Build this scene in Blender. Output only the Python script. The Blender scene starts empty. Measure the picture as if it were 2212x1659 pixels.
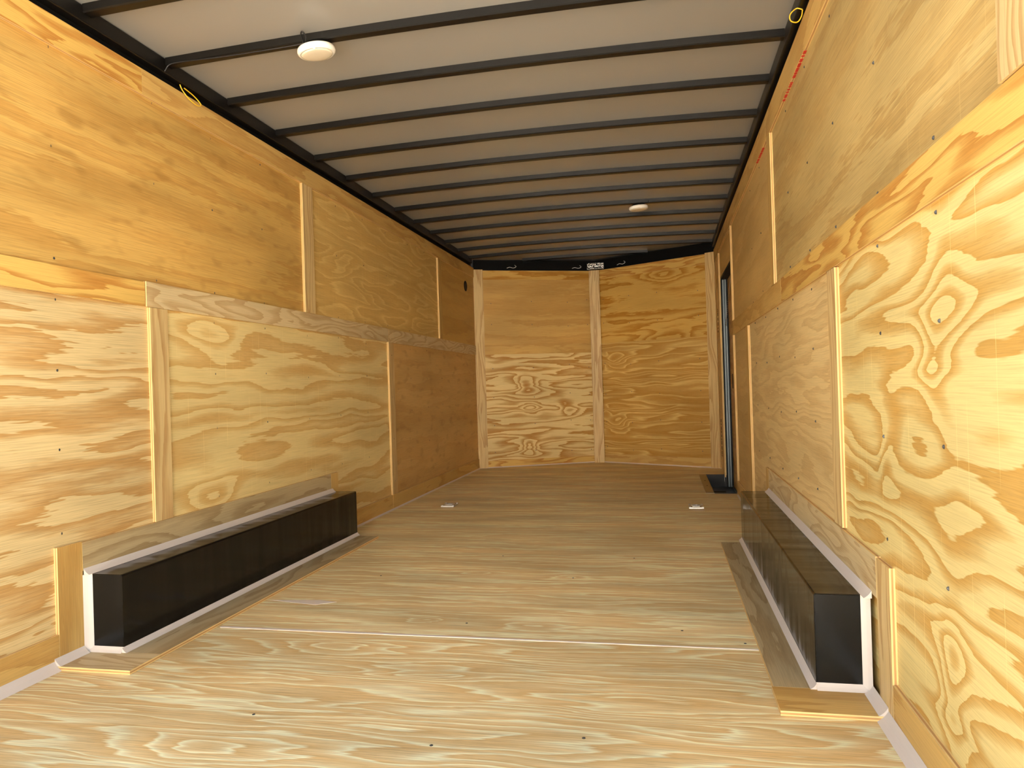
import bpy, math, random
from mathutils import Vector, Matrix

random.seed(7)
SC = bpy.context.scene
COL = SC.collection
PI = math.pi
R = math.radians

# ------------------------------------------------------------------ camera
W = 2.44                        # inside width of the trailer, x; y runs to the nose, z up
F_PX = 1552.5
YAW, PITCH, ROLL = R(11.849), R(0.213), R(-1.769)
cam_d = bpy.data.cameras.new('camera')
cam = bpy.data.objects.new('camera', cam_d)
COL.objects.link(cam)
SC.camera = cam
cam_d.sensor_width = 36.0
cam_d.sensor_fit = 'HORIZONTAL'
cam_d.lens = 36.0 * F_PX / 2212
cam_d.clip_start = 0.02
fw = Vector((-math.sin(YAW) * math.cos(PITCH), math.cos(YAW) * math.cos(PITCH), math.sin(PITCH)))
rt = Vector((math.cos(YAW), math.sin(YAW), 0))
up = rt.cross(fw)
r2 = math.cos(ROLL) * rt + math.sin(ROLL) * up
u2 = -math.sin(ROLL) * rt + math.cos(ROLL) * up
m = Matrix((r2, u2, -fw)).transposed().to_4x4()
m.translation = Vector((1.912, 0.0, 0.848))
cam.matrix_world = m

# ------------------------------------------------------------------ light
# clear day, the sun low beyond the nose of the trailer: the open rear end looks over its own
# shadow to the sunlit yard and the hazy sky; the camera's white balance takes the blue out
SUN_ELEV, SUN_ROT = 46, 12
world = bpy.data.worlds.new('sky')
SC.world = world
world.use_nodes = True
wn = world.node_tree
bg = wn.nodes['Background']
sky = wn.nodes.new('ShaderNodeTexSky')
sky.sky_type = 'NISHITA'
sky.sun_disc = False
sky.sun_elevation = R(SUN_ELEV)
sky.sun_rotation = R(SUN_ROT)
sky.dust_density = 4.0
wb = wn.nodes.new('ShaderNodeMix')
wb.data_type = 'RGBA'
wb.blend_type = 'MULTIPLY'
wb.inputs[0].default_value = 1.0
wb.inputs[7].default_value = (1.15, 1.0, 0.82, 1)
wn.links.new(sky.outputs[0], wb.inputs[6])
wn.links.new(wb.outputs[2], bg.inputs['Color'])
bg.inputs['Strength'].default_value = 0.58
sun_d = bpy.data.lights.new('sun', 'SUN')
sun_d.energy = 25.0
sun_d.angle = R(0.6)
sun_d.color = (1.0, 1.0, 1.0)
sun = bpy.data.objects.new('sun', sun_d)
COL.objects.link(sun)
sd = Vector((math.sin(R(SUN_ROT)) * math.cos(R(SUN_ELEV)), math.cos(R(SUN_ROT)) * math.cos(R(SUN_ELEV)), math.sin(R(SUN_ELEV))))
sun.rotation_euler = (-sd).to_track_quat('-Z', 'Y').to_euler()

SC.view_settings.view_transform = 'Standard'
SC.view_settings.look = 'None'
SC.view_settings.gamma = 1.0
SC.view_settings.use_curve_mapping = False
SC.view_settings.exposure = 0.82
SC.cycles.max_bounces = 7
SC.cycles.diffuse_bounces = 6
SC.cycles.glossy_bounces = 4
SC.cycles.use_adaptive_sampling = True
SC.cycles.adaptive_threshold = 0.03
SC.cycles.caustics_reflective = False
SC.cycles.caustics_refractive = False
SC.cycles.use_denoising = True


# ------------------------------------------------------------------ node helpers
class NT:
    def __init__(self, name):
        self.mat = bpy.data.materials.new(name)
        self.mat.use_nodes = True
        self.t = self.mat.node_tree
        self.t.nodes.clear()
        self.out = self.t.nodes.new('ShaderNodeOutputMaterial')
        self.b = self.t.nodes.new('ShaderNodeBsdfPrincipled')
        self.t.links.new(self.b.outputs[0], self.out.inputs['Surface'])

    def put(self, sock, v):
        if hasattr(v, 'is_linked') or isinstance(v, bpy.types.NodeSocket):
            self.t.links.new(v, sock)
        else:
            sock.default_value = v

    def m(self, op, a, b=None, c=None, clamp=False):
        n = self.t.nodes.new('ShaderNodeMath')
        n.operation = op
        n.use_clamp = clamp
        self.put(n.inputs[0], a)
        if b is not None:
            self.put(n.inputs[1], b)
        if c is not None:
            self.put(n.inputs[2], c)
        return n.outputs[0]

    def comb(self, x, y, z=0.0):
        n = self.t.nodes.new('ShaderNodeCombineXYZ')
        for s, v in zip(n.inputs, (x, y, z)):
            self.put(s, v)
        return n.outputs[0]

    def noise(self, vec, scale=1.0, detail=2.0, rough=0.5):
        n = self.t.nodes.new('ShaderNodeTexNoise')
        n.inputs['Scale'].default_value = scale
        n.inputs['Detail'].default_value = detail
        n.inputs['Roughness'].default_value = rough
        self.t.links.new(vec, n.inputs['Vector'])
        return n.outputs[0]

    def ramp(self, fac, pts, interp='LINEAR'):
        n = self.t.nodes.new('ShaderNodeValToRGB')
        n.color_ramp.interpolation = interp
        el = n.color_ramp.elements
        while len(el) < len(pts):
            el.new(0.5)
        for e, (p, c) in zip(el, pts):
            e.position = p
            e.color = (c, c, c, 1) if isinstance(c, (int, float)) else (*c, 1)
        self.put(n.inputs[0], fac)
        return n.outputs[0]

    def mix(self, fac, a, b, mode='MIX'):
        n = self.t.nodes.new('ShaderNodeMix')
        n.data_type = 'RGBA'
        n.blend_type = mode
        self.put(n.inputs[0], fac)
        self.put(n.inputs[6], (*a, 1) if isinstance(a, tuple) else a)
        self.put(n.inputs[7], (*b, 1) if isinstance(b, tuple) else b)
        return n.outputs[2]

    def uv(self):
        n = self.t.nodes.new('ShaderNodeUVMap')
        n.uv_map = 'grain'
        s = self.t.nodes.new('ShaderNodeSeparateXYZ')
        self.t.links.new(n.outputs[0], s.inputs[0])
        return n.outputs[0], s.outputs[0], s.outputs[1]

    def bump(self, h, strength, dist=0.002):
        n = self.t.nodes.new('ShaderNodeBump')
        n.inputs['Strength'].default_value = strength
        n.inputs['Distance'].default_value = dist
        self.put(n.inputs['Height'], h)
        self.t.links.new(n.outputs[0], self.b.inputs['Normal'])

    def set(self, **k):
        for key, v in k.items():
            s = self.b.inputs[key.replace('_', ' ')]
            self.put(s, (*v, 1) if isinstance(v, tuple) and len(v) == 3 else v)


def srgb(r, g, b):
    f = lambda c: (c / 255 / 12.92) if c / 255 <= 0.04045 else ((c / 255 + 0.055) / 1.055) ** 2.4
    return (f(r), f(g), f(b))


def plywood(name, light, dark, seed=0.0, rings=5.0, su=0.55, period=0.66, rad=0.75, drift=2.0, contrast=1.0,
            mode='wide', knots=(), jag=0.35, checks=0.0, mottle=0.12, smudge=0.0, rough=0.5, streak=0.10, detail=1.6, warp=1.0):
    """Rotary-peeled softwood face veneer: growth rings met again at every turn of the log."""
    t = NT(name)
    light, dark = (tuple(min(0.92, c * k) for c, k in zip(q, (1.0, 1.14, 1.2))) for q in (light, dark))
    vec, u, v = t.uv()
    u0, v0 = u, v
    wn1 = t.noise(t.comb(t.m('MULTIPLY_ADD', u, 2.2, seed * 1.9), t.m('MULTIPLY', v, 4.5)), 1.0, 1.0, 0.5)
    wn2 = t.noise(t.comb(t.m('MULTIPLY_ADD', u, 2.6, seed * 2.7 + 5.0), t.m('MULTIPLY', v, 5.5)), 1.0, 1.0, 0.5)
    u = t.m('MULTIPLY_ADD', t.m('SUBTRACT', wn1, 0.5), 0.26, u)
    v = t.m('MULTIPLY_ADD', t.m('SUBTRACT', wn2, 0.5), 0.085 * warp, v)
    th = t.m('MULTIPLY', v, 2 * PI / period)
    cs, sn = t.m('COSINE', th), t.m('SINE', th)
    p3 = t.comb(t.m('MULTIPLY_ADD', u, su, seed * 3.17), t.m('MULTIPLY_ADD', cs, rad, seed * 1.3), t.m('MULTIPLY_ADD', sn, rad, seed * 0.7))
    n1 = t.noise(p3, 1.0, detail, 0.45)
    h = t.m('MULTIPLY', t.m('SUBTRACT', n1, 0.5), rings * 2.0)
    h = t.m('MULTIPLY_ADD', v, drift, h)
    for (ku, kv, a, br, amp) in knots:
        du = t.m('MULTIPLY', t.m('SUBTRACT', u, ku), 1.0 / a)
        e1 = t.m('MULTIPLY', du, du)
        ang = t.m('COSINE', t.m('MULTIPLY', t.m('SUBTRACT', v, kv), 2 * PI / period))
        e2 = t.m('MULTIPLY', t.m('SUBTRACT', 1.0, ang), 1.0 / br)
        g = t.m('EXPONENT', t.m('MULTIPLY', t.m('ADD', e1, e2), -1.0))
        h = t.m('MULTIPLY_ADD', g, amp, h)
    u, v = u0, v0
    # torn, comb-like band edges: fine across the grain, long along it
    jv = t.comb(t.m('MULTIPLY_ADD', u, 9.0, seed), t.m('MULTIPLY', v, 110.0))
    jn = t.noise(jv, 1.0, 1.0, 0.6)
    jv2 = t.comb(t.m('MULTIPLY_ADD', u, 3.0, seed), t.m('MULTIPLY', v, 22.0))
    jn2 = t.noise(jv2, 1.0, 1.0, 0.6)
    h = t.m('MULTIPLY_ADD', t.m('SUBTRACT', jn, 0.5), jag, h)
    h = t.m('MULTIPLY_ADD', t.m('SUBTRACT', jn2, 0.5), jag * 0.8, h)
    s = t.m('FRACT', t.m('ADD', h, 40.0))
    if mode == 'wide':
        late = t.ramp(s, [(0.0, 0.0), (0.42, 0.05), (0.60, 0.55), (0.80, 0.85), (0.965, 1.0), (1.0, 0.0)])
    elif mode == 'line':        # mostly dark stock with thin pale rings
        late = t.ramp(s, [(0.0, 0.15), (0.06, 0.0), (0.16, 0.35), (0.34, 0.72), (0.9, 1.0), (1.0, 0.25)])
    else:                       # 'soft'
        late = t.ramp(s, [(0.0, 0.05), (0.35, 0.2), (0.7, 0.7), (0.93, 0.85), (1.0, 0.05)])
    fac = t.m('MULTIPLY', late, contrast, clamp=True)
    col = t.mix(fac, light, dark)
    # fibre streaks and broad mottling
    fv = t.comb(t.m('MULTIPLY_ADD', u, 5.0, seed * 2.1), t.m('MULTIPLY', v, 320.0))
    fn = t.noise(fv, 1.0, 1.0, 0.65)
    fn_s = t.ramp(fn, [(0.25, 1.0 - streak * 1.6), (0.55, 1.0), (0.8, 1.0 + streak * 0.5)])
    col = t.mix(1.0, col, fn_s, 'MULTIPLY')
    # dark resin strokes in the latewood, drawn out along the grain
    sv2 = t.comb(t.m('MULTIPLY_ADD', u, 22.0, seed * 4.3), t.m('MULTIPLY', v, 420.0))
    st = t.ramp(t.noise(sv2, 1.0, 0.0, 0.5), [(0.60, 0.0), (0.70, 1.0)])
    col = t.mix(t.m('MULTIPLY', t.m('MULTIPLY_ADD', fac, 0.8, 0.2), t.m('MULTIPLY', st, 0.30)), col, tuple(c * 0.62 for c in dark))
    mv = t.comb(t.m('MULTIPLY_ADD', u, 1.3, seed), t.m('MULTIPLY', v, 4.5))
    mn = t.noise(mv, 1.0, 1.0, 0.55)
    ms = t.ramp(mn, [(0.3, 1.0 - mottle), (0.7, 1.0 + mottle * 0.5)])
    col = t.mix(1.0, col, ms, 'MULTIPLY')
    if smudge:
        sv = t.comb(t.m('MULTIPLY_ADD', u, 7.0, seed * 5), t.m('MULTIPLY', v, 17.0))
        q = t.noise(sv, 1.0, 1.5, 0.5)
        col = t.mix(t.m('MULTIPLY', t.ramp(q, [(0.57, 0.0), (0.72, 1.0)]), smudge), col, tuple(c * 0.55 for c in dark))
    if checks:
        # pale lathe checks running across the grain
        line = t.m('PINGPONG', t.m('MULTIPLY_ADD', t.noise(t.comb(u, seed), 9.0, 0.0), 0.06, u), 0.0275)
        thin = t.ramp(t.m('MULTIPLY', line, 36.0), [(0.0, 1.0), (0.028, 0.8), (0.06, 0.0)])
        cn = t.noise(t.comb(t.m('MULTIPLY', u, 18.0), t.m('MULTIPLY_ADD', v, 3.3, seed)), 1.0, 1.0)
        on = t.ramp(cn, [(0.54, 0.0), (0.62, 1.0)])
        col = t.mix(t.m('MULTIPLY', t.m('MULTIPLY', thin, on), checks), col, tuple(min(1, c * 1.25) for c in light))
    t.set(Base_Color=col, Roughness=rough)
    t.b.inputs['Specular IOR Level'].default_value = 0.25
    t.bump(fn, 0.10, 0.001)
    return t.mat


def ply_edge():
    t = NT('plywood_edge')
    vec, u, v = t.uv()
    n = t.noise(t.comb(t.m('MULTIPLY', u, 14.0), t.m('MULTIPLY', v, 3.0)), 1.0, 3.0, 0.6)
    col = t.ramp(v, [(0.0, srgb(236, 206, 140)), (0.27, srgb(232, 200, 132)), (0.33, srgb(192, 146, 90)), (0.64, srgb(198, 150, 94)), (0.70, srgb(238, 208, 142)), (1.0, srgb(232, 200, 134))])
    col = t.mix(0.55, col, t.ramp(n, [(0.3, 0.62), (0.6, 1.0)]), 'MULTIPLY')
    t.set(Base_Color=col, Roughness=0.7)
    return t.mat


def plain(name, col, rough=0.5, metal=0.0, spec=0.5, wave=None, speck=None):
    t = NT(name)
    base = col
    if speck:
        g = t.t.nodes.new('ShaderNodeTexCoord')
        n = t.noise(g.outputs['Object'], speck[0], 2.0)
        base = t.mix(t.ramp(n, [(speck[1], 0.0), (speck[1] + 0.04, 1.0)]), col, speck[2])
    t.set(Base_Color=base, Roughness=rough, Metallic=metal)
    t.b.inputs['Specular IOR Level'].default_value = spec
    if wave:
        g = t.t.nodes.new('ShaderNodeTexCoord')
        mp = t.t.nodes.new('ShaderNodeMapping')
        mp.inputs['Scale'].default_value = wave[0]
        t.t.links.new(g.outputs['Object'], mp.inputs[0])
        n = t.noise(mp.outputs[0], 1.0, 1.5, 0.5)
        t.bump(n, wave[1], wave[2])
    return t.mat


# wood tones
LT, DK = srgb(222, 186, 122), srgb(196, 142, 72)
M = {}
# left wall: near sheets darkened, mid and lower far lightened to flatten light falloff
M['l_low_near'] = plywood('ply_left_low_near', srgb(214, 180, 128), srgb(188, 138, 80), 1.0, rings=3.4, su=0.75, period=0.74, drift=1.2, jag=0.5, streak=0.16, knots=((2.05, 0.52, 0.30, 0.5, 1.2),))
M['l_low_mid'] = plywood('ply_left_low_mid', srgb(228, 194, 132), srgb(206, 154, 86), 2.0, rings=2.6, su=0.62, period=0.70, drift=0.8, jag=0.28, checks=0.35, contrast=0.85, knots=((2.78, 0.42, 0.16, 0.35, 1.6),))
M['l_low_far'] = plywood('ply_left_low_far', srgb(210, 162, 100), srgb(190, 136, 76), 3.0, rings=2.0, su=0.5, contrast=0.5, smudge=0.35, mode='soft')
M['l_up_near'] = plywood('ply_left_up_near', srgb(208, 160, 88), srgb(182, 124, 56), 4.0, rings=1.8, su=0.45, contrast=0.65, smudge=0.4, mode='soft', jag=0.6, mottle=0.2, streak=0.14)
M['l_up_mid'] = plywood('ply_left_up_mid', srgb(224, 182, 110), srgb(200, 150, 80), 5.0, rings=4.5, su=0.9, period=0.62, drift=1.5, contrast=0.75, mode='line', checks=0.3, knots=((4.15, 1.62, 0.22, 0.5, 2.2),))
M['l_up_far'] = plywood('ply_left_up_far', srgb(206, 158, 88), srgb(184, 132, 68), 6.0, rings=1.6, contrast=0.6, mode='soft')
# right wall: near sheets darkened, lower mid one lightened, evening out the daylight
M['r_low_near'] = plywood('ply_right_low_near', srgb(222, 190, 126), srgb(198, 146, 74), 7.4, rings=3.6, su=0.9, period=0.68, rad=0.7, drift=1.0, jag=0.22, checks=0.45, knots=((1.52, 0.92, 0.085, 0.75, 2.2), (1.86, 0.66, 0.07, 0.6, 1.3)))
M['r_low_mid'] = plywood('ply_right_low_mid', srgb(222, 184, 128), srgb(198, 152, 96), 8.0, rings=4.4, su=0.8, period=0.66, contrast=0.6, jag=0.35)
M['r_low_far'] = plywood('ply_right_low_far', srgb(206, 166, 108), srgb(186, 140, 84), 9.0, rings=1.5, contrast=0.5, mode='soft')
M['r_up_near'] = plywood('ply_right_up_near', srgb(196, 160, 102), srgb(170, 126, 68), 10.0, rings=1.6, su=0.6, contrast=0.7, mode='soft', jag=0.7, smudge=0.18, mottle=0.18, streak=0.15, checks=0.25)
M['r_up_mid'] = plywood('ply_right_up_mid', srgb(212, 168, 104), srgb(190, 140, 80), 11.0, rings=1.4, contrast=0.55, mode='soft', mottle=0.15)
M['r_door'] = plywood('ply_side_door', srgb(192, 142, 76), srgb(166, 112, 52), 12.0, rings=2.5, contrast=0.7)
# nose
M['f_low_l'] = plywood('ply_nose_low_a', srgb(228, 192, 130), srgb(184, 126, 56), 13.0, rings=3.4, su=0.62, period=0.66, rad=0.85, drift=2.5, jag=0.3, detail=2.2, knots=((0.55, 0.86, 0.085, 0.30, 2.6), (0.57, 0.62, 0.07, 0.2, -2.0), (0.98, 0.60, 0.08, 0.25, 1.8)))
M['f_low_r'] = plywood('ply_nose_low_b', srgb(220, 176, 104), srgb(184, 130, 58), 14.0, rings=5.0, su=0.55, period=0.68, rad=0.9, drift=4.0, jag=0.16, mode='line', contrast=1.0, knots=((0.24, 0.40, 0.12, 0.3, 2.4), (0.06, 0.55, 0.06, 0.2, 2.0)))
M['f_up_l'] = plywood('ply_nose_up_a', srgb(206, 158, 88), srgb(186, 132, 64), 15.0, rings=1.5, su=0.4, drift=1.5, contrast=0.7, mode='soft', jag=0.7, mottle=0.16)
M['f_up_r'] = plywood('ply_nose_up_b', srgb(208, 158, 80), srgb(176, 116, 38), 16.0, rings=3.0, su=0.55, drift=2.5, jag=0.5, knots=((0.85, 1.95, 0.25, 0.35, 2.0),))
# strips
M['strip_orange'] = plywood('ply_strip_orange', srgb(216, 168, 90), srgb(186, 124, 56), 17.0, rings=4.0, su=1.2, period=0.5, jag=0.4, drift=3.0)
M['strip_grey'] = plywood('ply_strip_pale', srgb(212, 180, 134), srgb(184, 142, 94), 18.0, rings=4.5, su=1.6, period=0.5, jag=0.3, drift=4.0, contrast=0.8)
M['strip_warm'] = plywood('ply_strip_warm', srgb(208, 162, 94), srgb(184, 132, 68), 19.0, rings=2.5, su=1.1, jag=0.45, contrast=0.75)
M['strip_vert'] = plywood('ply_strip_upright', srgb(216, 178, 122), srgb(186, 138, 84), 20.0, rings=4.0, su=0.7, period=0.4, drift=9.0, jag=0.25, contrast=0.85)
M['strip_dark'] = plywood('ply_strip_dull', srgb(190, 160, 118), srgb(160, 126, 84), 21.0, rings=3.0, su=1.0, jag=0.4, contrast=0.8)
# floor
FLT, FDK = srgb(252, 228, 182), srgb(222, 174, 113)
for k in range(4):
    M['floor%d' % k] = plywood('ply_floor_%s' % 'abcd'[k], FLT, FDK, 22.0 + 1.7 * k, rings=(5.5, 3.2, 3.0, 3.0)[k], su=(0.75, 0.5, 0.5, 0.5)[k], period=0.66, rad=0.95, drift=(6.0, 9.0, 8.0, 8.0)[k], jag=(0.45, 0.7, 0.8, 0.8)[k], mode='line', contrast=(0.95, 0.85, 0.8, 0.8)[k], mottle=0.2, streak=0.2,
                               knots=(((0.80, 2.22, 0.20, 0.15, 2.4), (1.15, 2.05, 0.15, 0.12, 1.6)), ((1.45, 2.5, 0.08, 0.05, 1.5), (1.0, 2.52, 0.08, 0.05, 1.5)), (), ())[k])
EDGE = ply_edge()
M['black'] = plain('black_satin_paint', (0.0045, 0.0045, 0.0042), 0.13, 0.0, 0.28, wave=((2.0, 9.0, 1.2), 0.6, 0.010))
M['black_end'] = plain('black_gloss_sheet', (0.0075, 0.008, 0.008), 0.2, 0.0, 0.3)
M['steel_black'] = plain('black_enamel_steel', (0.0055, 0.005, 0.0045), 0.33, 0.0, 0.38)
M['steel_flat'] = plain('black_primer_steel', (0.0035, 0.0035, 0.0035), 0.7, 0.0, 0.12)
M['roof'] = plain('white_enamel_roof_sheet', srgb(154, 152, 147), 0.28, 0.0, 0.4)
M['skin'] = plain('outer_aluminium_skin', (0.03, 0.03, 0.03), 0.5, 0.0, 0.3)
M['caulk'] = plain('pale_grey_sealant', srgb(214, 203, 192), 0.55, 0.0, 0.3)
M['white'] = plain('white_plastic_lamp', srgb(244, 240, 230), 0.35, 0.0, 0.5)
M['lens'] = plain('opal_lamp_lens', srgb(236, 226, 204), 0.4, 0.0, 0.5)
M['zinc'] = plain('zinc_plated_steel', (0.66, 0.65, 0.60), 0.32, 0.9)
M['screw'] = plain('zinc_screw_head', (0.10, 0.10, 0.10), 0.4, 0.6)
M['alu'] = plain('grey_aluminium_jamb', (0.13, 0.155, 0.165), 0.4, 0.6)
M['alu_dark'] = plain('dark_rubber_seal', (0.005, 0.006, 0.006), 0.6, 0.0, 0.2)
M['yellow'] = plain('yellow_wire_sheath', srgb(236, 190, 40), 0.4)
M['white_wire'] = plain('white_wire_sheath', srgb(214, 214, 208), 0.4)
M['wire_black'] = plain('black_wire_sheath', (0.01, 0.01, 0.012), 0.4)
M['red'] = plain('red_stamp_ink', srgb(205, 50, 34), 0.7)
M['ink'] = plain('black_stamp_ink', (0.012, 0.01, 0.008), 0.8)
M['foil'] = plain('crinkled_foil', (0.22, 0.215, 0.20), 0.18, 1.0, wave=((60.0, 60.0, 60.0), 1.0, 0.01))
M['step_plate'] = plain('bronze_reflecting_flange', (0.25, 0.20, 0.14), 0.35, 0.9)
M['bounce_bld'] = plain('white_bounce_cladding', srgb(236, 232, 224), 0.7)  # cladding of the added, unseen bounce surface
M['ground'] = plain('pale_gravel_yard', srgb(200, 192, 176), 0.9, speck=(9.0, 0.5, srgb(176, 166, 150)))


# ------------------------------------------------------------------ mesh helpers
def link(name, me, parent=None, loc=(0, 0, 0)):
    o = bpy.data.objects.new(name, me)
    COL.objects.link(o)
    o.location = loc
    if parent is not None:
        o.parent = parent
    return o


def structure(o, label, cat):
    o['kind'] = 'structure'
    o['label'] = label
    o['category'] = cat
    return o


def thing(name, label, cat, loc=(0, 0, 0), group=None):
    o = bpy.data.objects.new(name, None)
    o.empty_display_size = 0.05
    COL.objects.link(o)
    o.location = loc
    return tag(o, label, cat, group)


def tag(o, label, cat, group=None):
    o['label'] = label
    o['category'] = cat
    if group:
        o['group'] = group
    return o


def slab(name, parent, org, U, V, N, outline, t, mat, grain='u', off=(0, 0), edge=None, plen=None):
    """A sheet of plywood: polygon outline in (u, v) metres, thickness t along N, its face on the N side."""
    U, V, N = Vector(U), Vector(V), Vector(N)
    if isinstance(outline, tuple):
        lu, lv = outline
        outline = [(0, 0), (lu, 0), (lu, lv), (0, lv)]
    if U.cross(V).dot(N) < 0:
        outline = outline[::-1]
    n = len(outline)
    vs = [tuple(U * a + V * b) for a, b in outline] + [tuple(U * a + V * b + N * t) for a, b in outline]
    faces = [list(range(n))[::-1], list(range(n, 2 * n))]
    faces += [[i, (i + 1) % n, n + (i + 1) % n, n + i] for i in range(n)]
    me = bpy.data.meshes.new(name)
    me.from_pydata(vs, [], faces)
    me.materials.append(M[mat] if isinstance(mat, str) else mat)
    me.materials.append(edge or EDGE)
    uvl = me.uv_layers.new(name='grain')
    li = 0
    for fi, f in enumerate(faces):
        if fi > 1:
            me.polygons[fi].material_index = 1
        for k, vi in enumerate(f):
            a, b = outline[vi % n]
            if fi < 2:
                q = (a + off[0], b + off[1]) if grain == 'u' else (b + off[1], a + off[0])
            else:
                q = (a + b, 1.0 if vi >= n else 0.0)
            uvl.data[li].uv = q
            li += 1
    me.update()
    return link(name, me, parent, org)


def boxm(name, lo, hi, mat, parent=None, bevel=0.0):
    lo, hi = Vector(lo), Vector(hi)
    c = (lo + hi) / 2
    c.z = lo.z
    a, b = lo - c, hi - c
    vs = [(x, y, z) for z in (a.z, b.z) for y in (a.y, b.y) for x in (a.x, b.x)]
    fs = [(0, 2, 3, 1), (4, 5, 7, 6), (0, 1, 5, 4), (2, 6, 7, 3), (0, 4, 6, 2), (1, 3, 7, 5)]
    me = bpy.data.meshes.new(name)
    me.from_pydata(vs, [], fs)
    me.materials.append(M[mat])
    o = link(name, me, parent, c)
    if bevel:
        md = o.modifiers.new('bevel', 'BEVEL')
        md.width = bevel
        md.segments = 2
    return o


def prism(name, prof, A, B, mat, parent=None):
    """Sweep a closed profile of 3-D offsets from point A to point B."""
    A, B = Vector(A), Vector(B)
    n = len(prof)
    vs = [tuple(Vector(p)) for p in prof] + [tuple(Vector(p) + B - A) for p in prof]
    fs = [list(range(n))[::-1], list(range(n, 2 * n))] + [[i, (i + 1) % n, n + (i + 1) % n, n + i] for i in range(n)]
    me = bpy.data.meshes.new(name)
    me.from_pydata(vs, [], fs)
    me.materials.append(M[mat])
    bm_fix(me)
    return link(name, me, parent, A)


def bm_fix(me):
    import bmesh
    bm = bmesh.new()
    bm.from_mesh(me)
    bmesh.ops.recalc_face_normals(bm, faces=bm.faces)
    bm.to_mesh(me)
    bm.free()


def lathe(name, prof, mat, parent=None, loc=(0, 0, 0), seg=40, smooth=True):
    vs, fs = [], []
    for (r, z) in prof:
        for k in range(seg):
            a = 2 * PI * k / seg
            vs.append((r * math.cos(a), r * math.sin(a), z))
    for i in range(len(prof) - 1):
        for k in range(seg):
            fs.append((i * seg + k, i * seg + (k + 1) % seg, (i + 1) * seg + (k + 1) % seg, (i + 1) * seg + k))
    fs.append(tuple(range(seg))[::-1])
    fs.append(tuple((len(prof) - 1) * seg + k for k in range(seg)))
    me = bpy.data.meshes.new(name)
    me.from_pydata(vs, [], fs)
    me.materials.append(M[mat])
    bm_fix(me)
    if smooth:
        for p in me.polygons:
            p.use_smooth = len(p.vertices) == 4
    return link(name, me, parent, loc)


def tube(name, pts, r, mat, parent=None, seg=7, closed=False):
    pts = [Vector(p) for p in pts]
    org = pts[0].copy()
    n = len(pts)
    vs, fs = [], []
    prev = None
    for i, p in enumerate(pts):
        d = (pts[(i + 1) % n] - pts[i - 1]) if (closed or 0 < i < n - 1) else (pts[1] - pts[0] if i == 0 else pts[-1] - pts[-2])
        d.normalize()
        ref = prev if prev is not None else (Vector((0, 0, 1)) if abs(d.z) < 0.9 else Vector((1, 0, 0)))
        s = (ref - d * ref.dot(d)).normalized()
        prev = s
        q = d.cross(s)
        for k in range(seg):
            a = 2 * PI * k / seg
            vs.append(tuple(p - org + (s * math.cos(a) + q * math.sin(a)) * r))
    for i in range(n if closed else n - 1):
        j = (i + 1) % n
        for k in range(seg):
            fs.append((i * seg + k, i * seg + (k + 1) % seg, j * seg + (k + 1) % seg, j * seg + k))
    if not closed:
        fs.append(tuple(range(seg))[::-1])
        fs.append(tuple((n - 1) * seg + k for k in range(seg)))
    me = bpy.data.meshes.new(name)
    me.from_pydata(vs, [], fs)
    me.materials.append(M[mat])
    bm_fix(me)
    for p in me.polygons:
        p.use_smooth = len(p.vertices) == 4
    return link(name, me, parent, org)


def spline(ctrl, n=12):
    """Catmull-Rom through control points."""
    P = [Vector(c) for c in ctrl]
    P = [P[0] * 2 - P[1]] + P + [P[-1] * 2 - P[-2]]
    o = []
    for i in range(1, len(P) - 2):
        for k in range(n):
            s = k / n
            a, b, c, d = P[i - 1], P[i], P[i + 1], P[i + 2]
            o.append(0.5 * ((2 * b) + (c - a) * s + (2 * a - 5 * b + 4 * c - d) * s * s + (3 * b - a - 3 * c + d) * s ** 3))
    o.append(P[-2])
    return o


# ------------------------------------------------------------------ the shell
REAR = 1.12                      # the open rear end
TOPZ = 2.10                      # top of the wall boards
TP = 0.010                       # panel thickness
TS = 0.013                       # strip thickness
G = 0.0015                       # joint gap
NL, NM, NR = Vector((0.0, 7.30, 0)), Vector((1.22, 7.845, 0)), Vector((W, 7.18, 0))

ground = boxm('ground', (-30, -40, -0.80), (32, 45, -0.62), 'ground')
structure(ground, 'pale gravel yard outside the open trailer', 'ground')

bounce_bld = boxm('bounce_building', (-2.4, -15.0, -0.62), (6.4, -9.0, 3.8), 'bounce_bld')  # unseen, added to bounce sunlight deep into the trailer
prism('roof', [(0, -0.25, 0), (0, 6.25, 0), (0, 3.0, 1.1)], (-2.7, -15.0, 3.805), (6.7, -15.0, 3.805), 'skin')  # gable on the added bounce block
_r = bpy.data.objects['roof']
_r.parent = bounce_bld
_r.matrix_parent_inverse = Matrix.Translation(bounce_bld.location).inverted()
structure(bounce_bld, 'added white building across the yard, behind the viewer', 'bounce_building')

# ---- floor
floor = boxm('floor', (0, REAR, -0.060), (W, 5.585, -0.034), 'skin')
structure(floor, 'pine plywood trailer floor with grain running across', 'floor')


def floor_sheet(outline, mat, k):
    return slab('plywood_sheet', floor_root, (0, 0, -0.019), (1, 0, 0), (0, 1, 0), (0, 0, 1), outline, 0.019, mat, off=(0.13 * k, 0.0))


floor_root = floor
SX0, SY0, SY1 = 2.207, 5.60, 6.675     # the step well cut-out


def child_fix(o, p):
    """Keep world placement under a parent that is not at the origin."""
    o.parent = p
    o.matrix_parent_inverse = Matrix.Translation(p.location).inverted()


def fs(outline, mat, k):
    o = slab('plywood_sheet', None, (0, 0, -0.019), (1, 0, 0), (0, 1, 0), (0, 0, 1), outline, 0.019, M[mat], off=(0.0, 0.0))
    child_fix(o, floor)
    return o


def rect(x0, y0, x1, y1):
    return [(x0, y0), (x1, y0), (x1, y1), (x0, y1)]


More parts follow.
